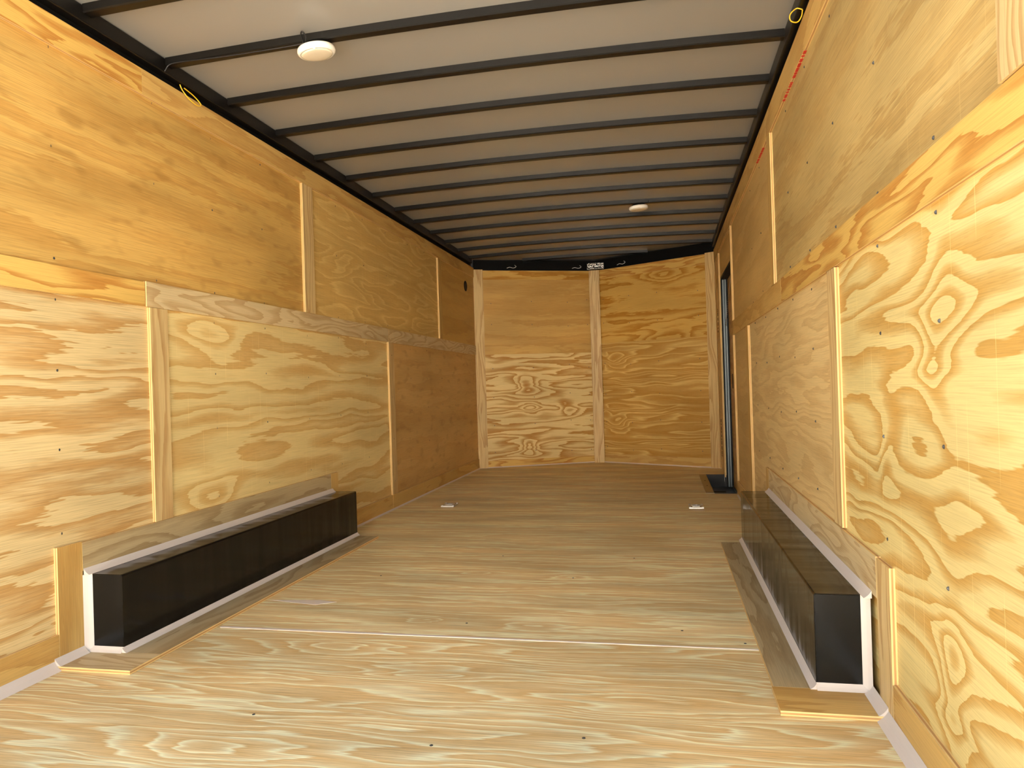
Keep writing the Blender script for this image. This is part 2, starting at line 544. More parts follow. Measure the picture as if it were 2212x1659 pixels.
fs(rect(0, REAR, W, 2.356), 'floor0', 0)
fs(rect(0, 2.360, W, 3.580), 'floor1', 1)
fs(rect(0, 3.582, W, 4.802), 'floor2', 2)
fs([(0, 4.804), (W, 4.804), (W, SY0), (SX0, SY0), (SX0, 6.022), (0, 6.022)], 'floor3', 3)
fs([(0, 6.024), (SX0, 6.024), (SX0, SY1), (W, SY1), (W, 7.17), (NM.x, 7.838), (0, 7.29)], 'floor1', 4)
seam = slab('seam_filler', None, (0.30, 2.352, 0.0), (1, 0, 0), (0, 1, 0), (0, 0, 1), [(0, -0.001), (0.3, -0.003), (0.9, -0.001), (1.5, 0.002), (1.88, 0.002), (1.88, 0.009), (1.2, 0.010), (0.4, 0.012), (0, 0.013)], 0.0022, 'caulk', edge=M['caulk'])
child_fix(seam, floor)


_s = lathe('screw', [(0.0044, 0.0002), (0.0044, 0.0008), (0.0034, 0.0013), (0.0012, 0.0013), (0.0010, 0.0006)], 'screw', None, seg=12)
SCREW = _s.data
bpy.data.objects.remove(_s)

SMEAR = [(0.304, 2.690), (0.413, 2.668), (0.524, 2.648), (0.595, 2.694), (0.51, 2.712), (0.40, 2.700)]
smear = slab('sealant_smear', None, (0, 0, 0.0002), (1, 0, 0), (0, 1, 0), (0, 0, 1), SMEAR, 0.0008, 'caulk', edge=M['caulk'])
child_fix(smear, floor)
for (fx, fy) in ((1.193, 2.502), (0.823, 1.723), (1.346, 1.633), (2.145, 2.411), (1.70, 1.72), (1.95, 2.51), (0.62, 3.1), (1.5, 3.14), (1.1, 3.52), (1.75, 3.52)):
    o = bpy.data.objects.new('screw', SCREW)
    COL.objects.link(o)
    o.location = (fx, fy, 0.0)
    child_fix(o, floor)


# ---- walls
def wall_tools(x, sx, root):
    """sx = +1 for the left wall (faces +x), -1 for the right wall."""
    N = (sx, 0, 0)

    def put(o):
        child_fix(o, root)
        return o

    def panel(y0, y1, z0, z1, mat, holes=None, voff=0.0):
        return put(slab('plywood_panel', None, (x - sx * TP, y0 + G, z0), (0, 1, 0), (0, 0, 1), N, (y1 - y0 - 2 * G, z1 - z0 - G), TP, mat, off=(y0, z0 + voff)))

    def strip(y0, y1, z0, z1, mat, t=TS, outline=None):
        vert = (z1 - z0) > (y1 - y0)
        return put(slab('batten_strip', None, (x, y0 + 0.0006, z0 + 0.0006), (0, 1, 0), (0, 0, 1), N, outline or (y1 - y0 - 0.0012, z1 - z0 - 0.0012), t, mat, 'v' if vert else 'u', off=(random.uniform(0, 4), random.uniform(0, 2))))

    def screw(y, z, on=0.0):
        o = bpy.data.objects.new('screw', SCREW)
        COL.objects.link(o)
        o.location = (x + sx * on, y, z)
        o.rotation_euler = (0, sx * PI / 2, random.uniform(0, 1))
        return put(o)
    return panel, strip, screw, put


# left wall
wall_left = boxm('wall_left', (-0.050, REAR, -0.03), (-0.026, 7.31, 2.20), 'skin')
structure(wall_left, 'left side wall lined with pine plywood panels and batten strips', 'wall')
panel, strip, screw, put_l = wall_tools(0.0, 1, wall_left)
panel(REAR, 2.40, 0, 1.24, 'l_low_near')
panel(2.40, 4.83, 0, 1.24, 'l_low_mid')
panel(4.83, 7.298, 0, 1.24, 'l_low_far')
panel(REAR, 3.63, 1.24, TOPZ, 'l_up_near')
panel(3.63, 6.05, 1.24, TOPZ, 'l_up_mid')
panel(6.05, 7.298, 1.24, TOPZ, 'l_up_far')
# top, middle and base strips
strip(REAR, 2.385, 2.000, TOPZ, 'strip_orange')
strip(2.385, 7.272, 2.000, TOPZ, 'strip_warm')
strip(REAR, 2.372, 1.193, 1.286, 'strip_orange', 0.010)
strip(2.376, 4.822, 1.193, 1.290, 'strip_grey')
strip(4.824, 7.272, 1.190, 1.288, 'strip_grey')
strip(REAR, 1.935, 0.0, 0.106, 'strip_warm')
strip(3.955, 4.822, 0.0, 0.106, 'strip_warm')
strip(4.824, 7.272, 0.0, 0.106, 'strip_warm')
# upright strips over the panel joints
strip(2.392, 2.492, 0.375, 1.193, 'strip_vert')
strip(4.822, 4.922, 0.106, 1.190, 'strip_vert')
strip(3.618, 3.735, 1.290, 2.000, 'strip_vert')
strip(6.040, 6.135, 1.290, 2.000, 'strip_warm')
# surround of the wheel box
strip(1.936, 2.036, 0.0, 0.380, 'strip_warm')
strip(2.037, 3.862, 0.281, 0.375, 'strip_dark')
strip(3.863, 3.954, 0.0, 0.375, 'strip_warm')
for y in (1.97, 2.81, 3.22, 3.65, 4.04, 4.45, 5.3, 5.7, 6.1, 6.5):
    for z in (1.172, 0.945, 0.700, 0.415):
        screw(y, z + random.uniform(-0.012, 0.012))
for y in (1.97, 2.45, 2.82, 3.22, 4.05, 4.45, 4.85, 5.3, 5.7):
    for z in (1.985, 1.672, 1.305):
        screw(y, z + random.uniform(-0.01, 0.01))
for z in (0.2, 0.5, 0.8, 1.1):
    screw(4.872, z, TS)

# right wall
wall_right = boxm('wall_right', (W + 0.026, REAR, -0.03), (W + 0.050, 5.555, 2.20), 'skin')
structure(wall_right, 'right side wall lined with pine plywood panels and batten strips', 'wall')
panel, strip, screw, put_r = wall_tools(W, -1, wall_right)
DY0, DY1, DZ = 5.555, 6.66, 1.76       # side door opening
put_r(boxm('outer_skin', (W + 0.026, DY1, -0.03), (W + 0.050, 7.20, 2.20), 'skin'))
put_r(boxm('outer_skin', (W + 0.026, DY0, DZ + 0.002), (W + 0.050, DY1, 2.20), 'skin'))
panel(REAR, 2.37, 0, 1.24, 'r_low_near')
panel(2.37, 4.60, 0, 1.24, 'r_low_mid')
panel(4.60, DY0, 0, 1.24, 'r_low_far')
panel(REAR, 3.53, 1.24, TOPZ, 'r_up_near')
panel(3.53, DY0, 1.24, TOPZ, 'r_up_mid')
panel(DY0, DY1, DZ, TOPZ, 'r_up_mid', voff=0.31)
panel(DY1, 7.178, 0, 1.24, 'r_low_far')
panel(DY1, 7.178, 1.24, TOPZ, 'r_up_mid', voff=0.7)
top_strips_r = [strip(REAR, 3.60, 1.985, TOPZ, 'strip_warm'), strip(3.602, 7.152, 1.985, TOPZ, 'strip_warm')]
strip(REAR, 3.30, 1.180, 1.282, 'strip_orange')
strip(3.302, 5.50, 1.180, 1.282, 'strip_warm')
strip(REAR, 1.222, 1.284, 1.983, 'strip_vert', 0.016)
strip(2.318, 2.418, 0.392, 1.178, 'strip_vert')
strip(4.575, 4.668, 0.108, 1.178, 'strip_warm')
strip(3.490, 3.585, 1.284, 1.983, 'strip_warm')
strip(5.502, 5.555, 0.0, 1.178, 'strip_warm')
strip(5.502, 5.555, 1.284, 1.983, 'strip_warm')
strip(DY1, DY1 + 0.075, 0.0, 1.983, 'strip_warm')
strip(REAR, 1.864, 0.0, 0.108, 'strip_warm')
strip(1.866, 1.976, 0.0, 0.386, 'strip_vert')
strip(1.978, 3.87, 0.281, 0.388, 'strip_grey')
strip(3.872, 3.965, 0.0, 0.386, 'strip_warm')
strip(3.967, 5.50, 0.0, 0.106, 'strip_warm')
for y in (1.53, 1.915, 2.72, 3.09, 3.48, 3.88, 4.3):
    for z in (1.170, 0.940, 0.700, 0.440):
        screw(y, z + random.uniform(-0.012, 0.012))
for y in (1.53, 1.90, 2.33, 2.72, 3.12, 3.95, 4.35):
    for z in (1.945, 1.610, 1.300):
        screw(y, z + random.uniform(-0.01, 0.01))


# ---- nose wall: two faces meeting in a shallow V
def nose(a, b, low, upm, tag_):
    d = (b - a)
    L = d.length
    U = d.normalized()
    N = Vector((U.y, -U.x, 0))      # towards the room
    if N.y > 0:
        N = -N
    return U, N, L


UL, NNL, LL = nose(NL, NM, 0, 0, 0)
UR, NNR, LR = nose(NM, NR, 0, 0, 0)
skin_pts = [NL + Vector((-0.04, 0.03, 0)), NM + Vector((0, 0.03, 0)), NR + Vector((0.04, 0.03, 0)), NR + Vector((0.04, 0.055, 0)), NM + Vector((0, 0.06, 0)), NL + Vector((-0.04, 0.055, 0))]
me = bpy.data.meshes.new('wall_front')
vs = [(p.x, p.y, z) for z in (-0.03, 2.235) for p in skin_pts]
fcs = [(0, 1, 4, 5), (1, 2, 3, 4), (6, 11, 10, 7), (7, 10, 9, 8)] + [(i, (i + 1) % 6, 6 + (i + 1) % 6, 6 + i) for i in range(6)]
me.from_pydata(vs, [], fcs)
me.materials.append(M['skin'])
bm_fix(me)
wall_front = link('wall_front', me)
structure(wall_front, 'V-shaped nose wall of two plywood faces with a centre strip', 'wall')


def nface(P, U, N, L, low, upm, mid, base, top):
    def sl(name, u0, u1, z0, z1, lift, t, mat, off=None):
        vert = (z1 - z0) > (u1 - u0) and name == 'batten_strip'
        o = slab(name, None, P + U * (u0 + 0.0006) + N * lift + Vector((0, 0, z0 + 0.0006)), U, (0, 0, 1), N, (u1 - u0 - 0.0012, z1 - z0 - 0.0012), t, mat, 'v' if vert else 'u', off=off or (random.uniform(0, 4), random.uniform(0, 2)))
        child_fix(o, wall_front)
        return o
    sl('plywood_panel', 0.0, L, 0.0, 1.24, -TP, TP, low, (0, 0))
    sl('plywood_panel', 0.0, L, 1.24, TOPZ - 0.02, -TP, TP, upm, (0, 1.24))
    return sl


slf = nface(NL, UL, NNL, LL, 'f_low_l', 'f_up_l', 0, 0, 0)
slf('batten_strip', 0.10, LL - 0.062, 1.192, 1.295, 0, 0.006, 'f_up_l')
slf('batten_strip', 0.10, LL - 0.062, 0.0, 0.075, 0, 0.006, 'strip_orange')
slf('batten_strip', 0.10, LL - 0.062, 1.980, 2.078, 0, 0.006, 'f_up_r')
slf('batten_strip', 0.001, 0.10, 0.0, 2.088, 0, TS, 'strip_vert')
srf = nface(NM, UR, NNR, LR, 'f_low_r', 'f_up_r', 0, 0, 0)
srf('batten_strip', 0.062, LR - 0.10, 1.190, 1.285, 0, 0.006, 'f_low_r')
srf('batten_strip', 0.062, LR - 0.10, 0.0, 0.092, 0, 0.006, 'strip_warm')
srf('batten_strip', 0.062, LR - 0.10, 1.980, 2.078, 0, 0.006, 'strip_orange')
srf('batten_strip', LR - 0.10, LR - 0.001, 0.0, 2.088, 0, TS, 'strip_vert')
# centre strip bridging the V
cs = slab('batten_strip', None, (NM.x - 0.055, NM.y - 0.052, 0.0), (1, 0, 0), (0, 0, 1), (0, -1, 0), (0.11, 2.078), 0.012, M['strip_vert'], 'v', off=(0.4, 0.2))
child_fix(cs, wall_front)
for (P, U, N, L, us) in ((NL, UL, NNL, LL, (0.18, 0.62, 1.02, 1.24)), (NM, UR, NNR, LR, (0.10, 0.42, 0.75, 1.2))):
    for u in us:
        for z in (0.16, 0.45, 0.75, 1.05, 1.5, 1.75):
            o = bpy.data.objects.new('screw', SCREW)
            COL.objects.link(o)
            o.location = P + U * u + Vector((0, 0, z + random.uniform(-0.02, 0.02)))
            o.rotation_euler = N.to_track_quat('Z', 'Y').to_euler()
            child_fix(o, wall_front)


# ---- ceiling: white roof sheet, black bows, rails
CROWN = 0.022


def crown(x):
    s = (x - W / 2) / (W / 2)
    return CROWN * (1 - s * s)


def roof_mesh():
    vs, fs_ = [], []
    n = 16
    ys = (REAR - 0.05, 7.95)
    for z0 in (2.1875, 2.199):
        for y in ys:
            for i in range(n + 1):
                x = -0.05 + (W + 0.10) * i / n
                vs.append((x, y, z0 + crown(min(max(x, 0), W))))
    k = n + 1
    for i in range(n):
        fs_.append((i, i + 1, k + i + 1, k + i))
        fs_.append((2 * k + i, 3 * k + i, 3 * k + i + 1, 2 * k + i + 1))
    me = bpy.data.meshes.new('ceiling')
    me.from_pydata(vs, [], fs_)
    me.materials.append(M['roof'])
    bm_fix(me)
    for p in me.polygons:
        p.use_smooth = True
    return me


ceiling = link('ceiling', roof_mesh())
structure(ceiling, 'white metal roof sheet over black steel roof bows', 'ceiling')


def bow(y1, x0, x1, name='roof_bow', dz=0.0):
    n = 18
    vs, fs_ = [], []
    wy, hz, b = 0.042, 0.030, 0.004
    prof = [(-wy, b), (-wy, hz), (0, hz), (0, b), (-b, 0), (-wy + b, 0)]
    for i in range(n + 1):
        x = x0 + (x1 - x0) * i / n
        for (py, pz) in prof:
            vs.append((x - x0, py, pz + crown(x)))
    k = len(prof)
    for i in range(n):
        for j in range(k):
            fs_.append((i * k + j, i * k + (j + 1) % k, (i + 1) * k + (j + 1) % k, (i + 1) * k + j))
    fs_ += [tuple(range(k)), tuple(n * k + j for j in range(k))]
    me = bpy.data.meshes.new(name)
    me.from_pydata(vs, [], fs_)
    me.materials.append(M['steel_black'])
    bm_fix(me)
    o = link(name, me, ceiling, (x0, y1, 2.157 + dz))
    return o


BOW0, BOWD = 2.954, 0.4138
for k in range(-1, 14):
    bow(BOW0 + BOWD * (k - 3), 0.030, W - 0.030)
bow(BOW0 + BOWD * 11, 0.50, 1.80)
for nm, xs in (('top_rail', (-0.028, 0.030)), ('top_rail', (W - 0.030, W + 0.028))):
    boxm(nm, (xs[0], REAR, 2.128), (xs[1], 7.16, 2.186), 'steel_black', ceiling, 0.004)
for nm, xs in (('rail_ledge', (-0.030, -0.006)), ('rail_ledge', (W + 0.006, W + 0.030))):
    boxm(nm, (xs[0], REAR, 2.096), (xs[1], 7.16, 2.127), 'steel_flat', ceiling)
# header over the nose
for (A, B, N) in ((NL, NM, NNL), (NM, NR, NNR)):
    prism('nose_header', [N * -0.012 + Vector((0, 0, 0)), N * 0.006, N * 0.006 + Vector((0, 0, 0.10)), N * -0.012 + Vector((0, 0, 0.10))],
          A + Vector((0, 0, 2.088)), B + Vector((0, 0, 2.088)), 'steel_flat', ceiling)

# ---- side door in the right wall
door = thing('door_1', 'plywood-faced side door set back in a grey aluminium jamb', 'door', (W, (DY0 + DY1) / 2, 0))
door['kind'] = 'structure'


def dpart(o):
    child_fix(o, door)
    return o


dpart(slab('door_panel', None, (W + 0.082, DY0 + 0.01, -0.10), (0, 1, 0), (0, 0, 1), (-1, 0, 0), (DY1 - DY0 - 0.02, DZ + 0.095), 0.02, M['r_door'], off=(0.5, 0.3)))
dpart(boxm('seal', (W + 0.002, DY1 - 0.010, -0.10), (W + 0.014, DY1 - 0.002, DZ), 'alu_dark'))
dpart(boxm('jamb', (W + 0.0145, DY1 - 0.030, -0.10), (W + 0.027, DY1 - 0.002, DZ), 'alu'))
dpart(boxm('seal', (W + 0.0275, DY1 - 0.022, -0.10), (W + 0.032, DY1 - 0.002, DZ), 'alu_dark'))
dpart(boxm('jamb', (W + 0.0325, DY1 - 0.030, -0.10), (W + 0.046, DY1 - 0.002, DZ), 'alu'))
dpart(boxm('seal', (W + 0.0465, DY1 - 0.014, -0.10), (W + 0.0612, DY1 - 0.002, DZ), 'alu_dark'))
dpart(boxm('header', (W + 0.002, DY0 + 0.013, DZ - 0.02), (W + 0.061, DY1 - 0.031, DZ - 0.001), 'alu_dark'))
dpart(boxm('handle_slot', (W + 0.0605, 6.410, 0.775), (W + 0.0618, 6.490, 0.900), 'ink'))
for lo, hi in (((W + 0.0505, DY1 + 0.0005, -0.20), (W + 0.115, DY1 + 0.03, DZ + 0.03)), ((W + 0.0505, DY0 - 0.03, -0.20), (W + 0.115, DY0 - 0.0005, DZ + 0.03)), ((W + 0.0505, DY0, DZ + 0.0025), (W + 0.115, DY1, DZ + 0.03)), ((W + 0.0925, DY0, -0.21), (W + 0.110, DY1, DZ + 0.002))):  # unseen boxes added around the door to block light leaks
    dpart(boxm('leak_blocker', lo, hi, 'skin'))
# ball chain hanging from the head of the jamb
chain_pts = spline([(W + 0.050, 6.05, DZ - 0.03), (W + 0.050, 6.25, 1.68), (W + 0.046, 6.42, 1.56), (W + 0.034, 6.615, 1.33)], 16)
me = bpy.data.meshes.new('door_chain')
vs, fs_ = [], []
for i, p in enumerate(chain_pts):
    r = 0.006
    b0 = len(vs)
    vs += [(p.x + dx * r, p.y + dy * r, p.z + dz * r) for dx, dy, dz in ((1, 0, 0), (-1, 0, 0), (0, 1, 0), (0, -1, 0), (0, 0, 1), (0, 0, -1))]
    fs_ += [(b0 + a, b0 + b, b0 + c) for a, b, c in ((0, 2, 4), (2, 1, 4), (1, 3, 4), (3, 0, 4), (2, 0, 5), (1, 2, 5), (3, 1, 5), (0, 3, 5))]
me.from_pydata(vs, [], fs_)
me.materials.append(M['zinc'])
dpart(link('holdback_chain', me))

# ---- step well under the side door
SD = -0.105
step = thing('step_well', 'black steel step well sunk in the floor below the side door', 'step', (SX0, SY0, 0))


def spart(o):
    child_fix(o, step)
    return o


spart(boxm('tread', (SX0 + 0.001, SY0 + 0.001, SD - 0.004), (W + 0.092, SY1 - 0.001, SD), 'steel_black'))
spart(boxm('side_wall', (SX0 + 0.058, SY0 + 0.001, SD), (SX0 + 0.062, SY1 - 0.001, 0.0), 'steel_black'))
spart(boxm('side_wall', (SX0 + 0.062, SY0 + 0.001, SD), (W - 0.014, SY0 + 0.005, 0.004), 'steel_black'))
spart(boxm('side_wall', (SX0 + 0.062, SY1 - 0.005, SD), (W - 0.014, SY1 - 0.001, 0.004), 'steel_black'))
for yy in (SY0 - 0.046, SY1 + 0.002):  # hidden filler boxes added to stop daylight leaking into the well
    spart(boxm('well_leak_blocker', (SX0 + 0.06, yy, SD - 0.004), (W + 0.12, yy + 0.044, -0.062), 'skin'))
    spart(boxm('well_leak_blocker', (W - 0.013, yy, -0.0615), (W + 0.0255, yy + 0.044, -0.0005), 'skin'))
    spart(boxm('well_leak_blocker', (W + 0.026, yy, -0.0615), (W + 0.12, yy + 0.044, -0.031), 'skin'))
spart(boxm('sill', (W + 0.046, SY0 + 0.001, SD), (W + 0.060, SY1 - 0.032, SD + 0.012), 'alu'))
spart(boxm('tread_pad', (SX0 + 0.10, SY0 + 0.30, SD), (W - 0.03, SY1 - 0.28, SD + 0.003), 'alu_dark'))
spart(boxm('flange', (SX0 - 0.002, SY0 - 0.01, 0.0005), (SX0 + 0.057, SY1 + 0.01, 0.0035), 'step_plate'))
spart(boxm('rim', (SX0 + 0.058, SY0 - 0.022, 0.0005), (W - 0.014, SY0 + 0.0005, 0.005), 'steel_black'))
spart(boxm('rim', (SX0 + 0.058, SY1 - 0.0005, 0.0005), (W - 0.014, SY1 + 0.016, 0.005), 'steel_black'))
for yy in (SY0 + 0.38, SY0 + 0.68):
    o = lathe('flange_screw', [(0.007, 0), (0.006, 0.002)], 'ink', None, (SX0 + 0.028, yy, 0.0036), 10)
    spart(o)


# ---- wheel wells
def wheel_well(sx, x, y0, y1, wdt, h, label):
    """sx=+1: stands against the left wall."""
    t = thing('wheel_well', label, 'wheel well', (x + sx * wdt / 2, (y0 + y1) / 2, 0), 'black wheel well boxes')

    def part(o):
        child_fix(o, t)
        return o
    xi = x + sx * wdt
    lo, hi = min(x, xi), max(x, xi)
    e = 0.002
    # folded cover: top and inner side with a rounded bend
    r = 0.007
    prof = [(x + sx * 0.014, h - e), (x + sx * 0.014, h)]
    pts = []
    for k in range(6):
        a = PI / 2 * k / 5
        pts.append((xi - sx * r + sx * r * math.sin(a), h - r + r * math.cos(a)))
    prof += pts + [(xi, 0.003), (xi - sx * e, 0.003)]
    for k in range(5, -1, -1):
        a = PI / 2 * k / 5
        prof.append((xi - sx * r + sx * (r - e) * math.sin(a), h - r + (r - e) * math.cos(a)))
    ys = y1 - y0
    n = len(prof)
    vs = [(px - x, 0.0, pz) for px, pz in prof] + [(px - x, ys, pz) for px, pz in prof]
    fs_ = [list(range(n)), list(range(n, 2 * n))[::-1]] + [[i, (i + 1) % n, n + (i + 1) % n, n + i] for i in range(n)]
    me = bpy.data.meshes.new('cover')
    me.from_pydata(vs, [], fs_)
    me.materials.append(M['black'])
    bm_fix(me)
    part(link('cover', me, None, (x, y0, 0)))
    part(boxm('end_plate', (lo + (0.014 if sx > 0 else 0.0026), y0 + 0.0005, 0.003), (hi - (0.0026 if sx > 0 else 0.014), y0 + 0.0025, h - 0.003), 'black_end'))
    part(boxm('end_plate', (lo + (0.014 if sx > 0 else 0.0026), y1 - 0.0025, 0.003), (hi - (0.0026 if sx > 0 else 0.014), y1 - 0.0005, h - 0.003), 'black_end'))
    return t, part, xi


def fillet(name, A, B, n1, n2, s, mat, part):
    """Concave quarter bead of size s between two directions n1 and n2, from A to B."""
    n1, n2 = Vector(n1), Vector(n2)
    pr = [Vector((0, 0, 0)), n1 * s]
    for k in range(1, 4):
        a = k / 4
        p = n1 * s * (1 - a) + n2 * s * a
        pr.append(p * (0.86 if k == 2 else 0.9))
    pr.append(n2 * s)
    o = prism(name, pr, A, B, mat)
    part(o)
    return o


HB = 0.268
BY0, BY1 = 2.055, 3.905
tl, partl, xi = wheel_well(1, 0.0, BY0, BY1, 0.147, HB, 'black steel wheel well box along the left wall')
CW = 0.020
fillet('caulk_bead', (0.0135, 2.04, HB + 0.0005), (0.0135, 3.88, HB + 0.0005), (1, 0, 0), (0, 0, 1), CW, 'caulk', partl)
fillet('caulk_bead', (0.0135, BY0 - 0.0005, 0.012), (0.0135, BY0 - 0.0005, HB), (1, 0, 0), (0, -1, 0), CW, 'caulk', partl)
fillet('caulk_bead', (0.020, BY0 - 0.0005, 0.0135), (xi, BY0 - 0.0005, 0.0135), (0, -1, 0), (0, 0, 1), CW * 0.8, 'caulk', partl)
fillet('caulk_bead', (xi + 0.0005, BY0 - 0.01, 0.0135), (xi + 0.0005, BY1, 0.0135), (1, 0, 0), (0, 0, 1), CW * 0.8, 'caulk', partl)
tr, partr, xj = wheel_well(-1, W, BY0, BY1, 0.150, HB, 'black steel wheel well box along the right wall')
fillet('caulk_bead', (W - 0.0135, 2.02, HB + 0.0005), (W - 0.0135, 3.88, HB + 0.0005), (-1, 0, 0), (0, 0, 1), CW, 'caulk', partr)
fillet('caulk_bead', (W - 0.0135, BY0 - 0.0005, 0.012), (W - 0.0135, BY0 - 0.0005, HB), (-1, 0, 0), (0, -1, 0), CW, 'caulk', partr)
fillet('caulk_bead', (W - 0.020, BY0 - 0.0005, 0.0135), (xj, BY0 - 0.0005, 0.0135), (0, -1, 0), (0, 0, 1), CW * 0.8, 'caulk', partr)
fillet('caulk_bead', (xj - 0.0005, BY0 - 0.01, 0.0135), (xj - 0.0005, BY1, 0.0135), (-1, 0, 0), (0, 0, 1), CW * 0.8, 'caulk', partr)


def fstrip(x0, y0, x1, y1, mat, grain, outline=None):
    o = slab('batten_strip', None, (x0, y0, 0.0005), (1, 0, 0), (0, 1, 0), (0, 0, 1), outline or (x1 - x0, y1 - y0), 0.0125, M[mat], grain, off=(random.uniform(0, 3), random.uniform(0, 3)))
    child_fix(o, floor)
    return o


fstrip(0.148, 2.053, 0.285, 3.885, 'strip_dark', 'v')
fstrip(0.0145, 1.915, 0.285, 2.052, 'strip_grey', 'u')
fstrip(2.180, 2.053, 2.289, 3.850, 'strip_dark', 'v')
fstrip(2.176, 1.905, W - 0.0145, 2.052, 'strip_warm', 'u')
# sealant along the foot of both walls
def trim(o):
    trim.n += 1
    o.name = 'trim_%d' % trim.n
    structure(o, trim.label, 'sealant')


trim.n = 0
for sx, xw, ya, yb_, where in ((1, 0.0135, 1.914, 7.27, 'left'), (-1, W - 0.0135, 1.904, 5.50, 'right')):
    trim.label = 'grey sealant bead at the foot of the %s wall near the door' % where
    fillet('trim', (xw, REAR, 0.0005), (xw, ya, 0.0005), (sx, 0, 0), (0, 0, 1), 0.027, 'caulk', trim)
    trim.label = 'short grey sealant bead beside the front end of the %s wheel well' % where
    fillet('trim', (xw, ya + 0.001, 0.0135), (xw, 2.034, 0.0135), (sx, 0, 0), (0, 0, 1), 0.022, 'caulk', trim)
    trim.label = 'thin grey sealant bead at the foot of the %s wall past the wheel well' % where
    fillet('trim', (xw, 3.97, 0.0005), (xw, yb_, 0.0005), (sx, 0, 0), (0, 0, 1), 0.010, 'caulk', trim)
for (A, B, N) in ((NL, NM, NNL), (NM, NR, NNR)):
    fillet('caulk_bead', A + N * 0.0065 + Vector((0, 0, 0.0005)), B + N * 0.0065 + Vector((0, 0, 0.0005)), N, (0, 0, 1), 0.010, 'caulk', lambda o: child_fix(o, wall_front))


# ---- ceiling lamps
def lamp(x, yb, label, wire, tilt):
    zb = 2.157 + crown(x)
    yc = yb - 0.0185
    t = thing('ceiling_light', label, 'light', (x, yc, zb - 0.004), 'round ceiling lights')
    t.rotation_euler = tilt
    t.scale = (0.91, 0.91, 0.91)
    lathe('base', [(0.052, 0.0), (0.052, -0.010), (0.046, -0.012)], 'steel_flat', t, (0, 0, 0), 32)
    lathe('housing', [(0.066, -0.0125), (0.074, -0.016), (0.0775, -0.022), (0.0785, -0.029), (0.0765, -0.036), (0.0715, -0.041), (0.066, -0.0425), (0.0645, -0.0405)], 'white', t, (0, 0, 0), 48)
    lathe('lens', [(0.0640, -0.0406), (0.0635, -0.0435), (0.055, -0.0455), (0.030, -0.0470), (0.004, -0.0475)], 'lens', t, (0, 0, 0), 48)
    lathe('switch_nub', [(0.006, 0.0), (0.005, -0.004), (0.002, -0.006)], 'white', t, (0.020, -0.066, -0.0415), 12)
    w = spline(wire, 14)
    o = tube('wire', w, 0.0028, 'wire_black', None)
    child_fix(o, t)
    o.matrix_parent_inverse = (Matrix.Translation(t.location) @ t.rotation_euler.to_matrix().to_4x4() @ Matrix.Diagonal((*t.scale, 1))).inverted()
    return t


yb2 = BOW0 - BOWD
L1x = 0.66
lamp(L1x, yb2, 'round white ceiling light on the bow nearest the door', [
    (0.035, yb2 - 0.054, 2.128), (0.06, yb2 - 0.050, 2.155), (0.14, yb2 - 0.046, 2.160), (0.28, yb2 - 0.0455, 2.158), (0.45, yb2 - 0.0455, 2.160), (L1x - 0.05, yb2 - 0.046, 2.164), (L1x - 0.034, yb2 - 0.048, 2.170), (L1x - 0.028, yb2 - 0.075, 2.188), (L1x - 0.016, yb2 - 0.085, 2.189), (L1x - 0.012, yb2 - 0.070, 2.178), (L1x - 0.022, yb2 - 0.050, 2.155)], (R(6), R(-7), 0))
yb9 = BOW0 + BOWD * 6
lamp(1.775, yb9, 'round white ceiling light deep in the trailer', [
    (1.775 + 0.07, yb9 - 0.046, 2.168), (1.775 + 0.072, yb9 - 0.046, 2.185), (1.775 + 0.075, yb9 - 0.048, 2.186)], (R(2.5), R(-3), 0))


# ---- small things
def loop(label, ctrl, r=0.0022, mat='yellow', name='wire_loop', cat='wire', group=None, closed=True):
    pts = spline(ctrl, 10)
    o = tube(name, pts, r, mat)
    tag(o, label, cat, group)
    return o


loop('yellow wire loop hanging over the left wall top strip', [(0.018, 2.60, 2.125), (0.022, 2.61, 2.105), (0.030, 2.64, 2.080), (0.034, 2.69, 2.070), (0.032, 2.715, 2.085), (0.024, 2.68, 2.108), (0.016, 2.63, 2.122)])
loop('yellow wire loop hanging over the right wall top strip', [(W - 0.016, 2.64, 2.120), (W - 0.035, 2.645, 2.128), (W - 0.055, 2.65, 2.112), (W - 0.052, 2.655, 2.092), (W - 0.030, 2.66, 2.088), (W - 0.017, 2.655, 2.104), (W - 0.016, 2.64, 2.118)])
for lab, u, P, U, N in (('curl of white wire over the left nose panel', 0.36, NL, UL, NNL), ('curl of white wire left of the foil bracket', 1.08, NL, UL, NNL), ('curl of white wire right of the foil bracket', 0.30, NM, UR, NNR)):
    c = P + U * u + N * 0.018
    loop(lab, [c + Vector((0, 0, 2.102)), c + U * 0.03 + Vector((0, 0, 2.112)), c + U * 0.07 + Vector((0, 0, 2.104)), c + U * 0.10 + Vector((0, 0, 2.118)), c + U * 0.085 + Vector((0, 0, 2.135))], 0.0028, 'white_wire', 'wire_end')

# foil-wrapped bracket over the centre strip
fb = thing('foil_bracket', 'crinkled silver foil bracket above the centre of the nose wall', 'bracket', (NM.x + 0.02, NM.y - 0.08, 2.083))
boxm('plate', (-0.09, -0.002, 0.0), (0.09, 0.002, 0.07), 'foil', fb)
boxm('fold', (-0.085, -0.022, 0.0), (0.085, -0.0022, 0.02), 'foil', fb, 0.003)

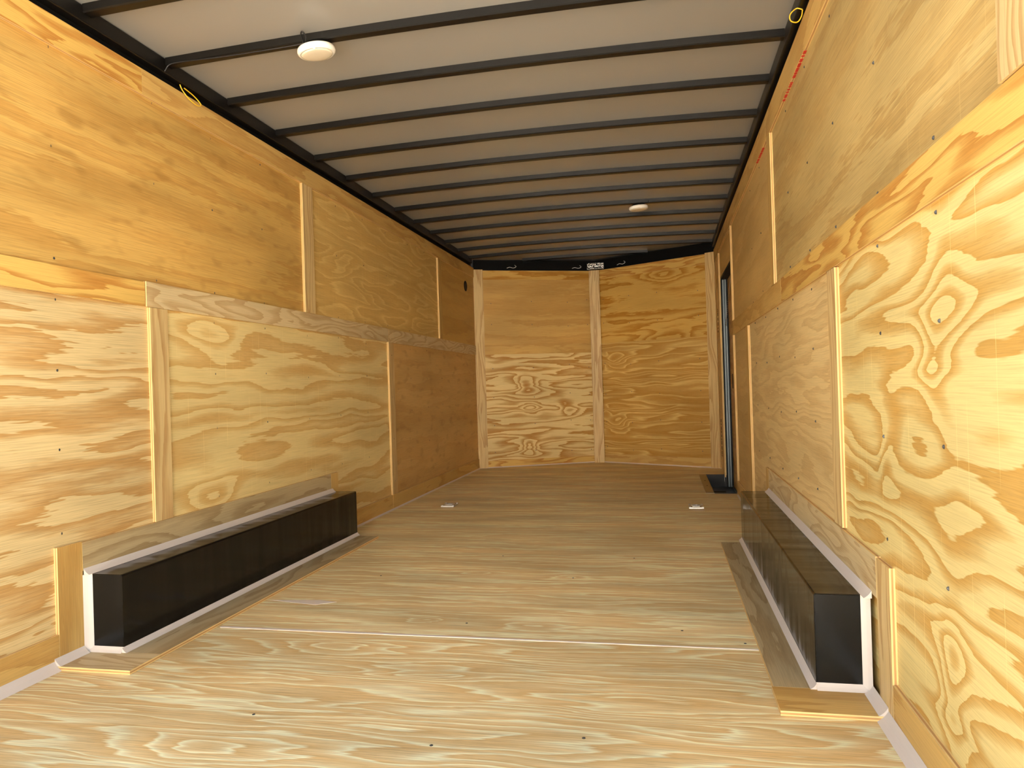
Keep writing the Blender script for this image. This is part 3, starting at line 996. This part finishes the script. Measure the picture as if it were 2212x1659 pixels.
# round vent high on the left wall
vt = thing('round_vent', 'round black vent high on the left wall by the nose', 'vent', (0.0005, 6.975, 1.873))
vt.rotation_euler = (0, PI / 2, 0)
lathe('flange', [(0.052, 0.0), (0.052, 0.004), (0.047, 0.006), (0.044, 0.006), (0.044, 0.003)], 'alu_dark', vt, (0, 0, 0), 32)
for k in range(5):
    xx = -0.030 + 0.015 * k
    hw = math.sqrt(0.042 ** 2 - xx * xx)
    o = boxm('louvre', (xx - 0.002, -hw, 0.0032), (xx + 0.002, hw, 0.0055), 'ink', vt)


# tie-down plates in the floor
def tie_down(x, y, rz, label):
    t = thing('tie_down', label, 'tie-down', (x, y, 0.0006), 'floor tie-down rings')
    t.rotation_euler = (0, 0, rz)
    me = bpy.data.meshes.new('plate')
    a, b, c, d, h = 0.048, 0.066, 0.030, 0.040, 0.008
    ou = [(-a, -b), (a, -b), (a, b), (-a, b)]
    inn = [(-c, -d), (c, -d), (c, d), (-c, d)]
    vs = [(*p, z) for z in (0, h) for p in ou + inn]
    f = []
    for i in range(4):
        j = (i + 1) % 4
        f += [(8 + i, 8 + j, 12 + j, 12 + i), (i, 4 + i, 4 + j, j), (i, j, 8 + j, 8 + i), (4 + i, 12 + i, 12 + j, 4 + j)]
    me.from_pydata(vs, [], f)
    me.materials.append(M['zinc'])
    bm_fix(me)
    link('plate', me, t)
    boxm('recess_pan', (-c + 0.0005, -d + 0.0005, 0.0), (c - 0.0005, d - 0.0005, 0.0012), 'alu_dark', t)
    tube('ring', [(-0.024, -0.012, 0.006), (-0.024, 0.020, 0.0085), (-0.014, 0.030, 0.009), (0.014, 0.030, 0.009), (0.024, 0.020, 0.0085), (0.024, -0.012, 0.006)], 0.0042, 'zinc', t, closed=True)
    boxm('ring_strap', (-0.026, -0.022, 0.0042), (0.026, -0.008, 0.0115), 'zinc', t, 0.002)
    for sx_ in (-1, 1):
        for sy in (-1, 1):
            lathe('bolt', [(0.008, 0.0), (0.0075, 0.003), (0.004, 0.005)], 'zinc', t, (sx_ * 0.041, sy * 0.053, h + 0.0002), 12)
    return t


tie_down(0.372, 5.008, R(2), 'steel floor tie-down ring on the left, behind the left wheel well')
tie_down(2.105, 4.985, 0, 'steel floor tie-down ring on the right, before the step well')


# stamped lettering on plywood edges, too small to read in the photograph
def stamp(mat, y0, y1, put, org_fn, name):
    y = y0
    while y < y1:
        L = random.choice((0.018, 0.026, 0.034, 0.012))
        put(org_fn(y, min(y + L, y1)))
        y += L + random.choice((0.006, 0.010, 0.016))


for (a, b) in ((2.66, 2.90), (2.93, 3.12), (3.72, 3.975)):
    stamp('red', a, b, put_r, lambda p, q: boxm('stamp_mark', (W - TS + 0.001, p, 1.9846), (W - 0.0018, q, 1.9855), 'red'), 'stamp_mark')
for (a, b) in ((1.30, 1.52), (0.13, 0.48)):
    stamp('ink', a, b, put_r, lambda p, q: boxm('stamp_mark', (W - 0.0012, 7.015, p), (W - 0.0001, 7.072, q), 'ink'), 'stamp_mark')
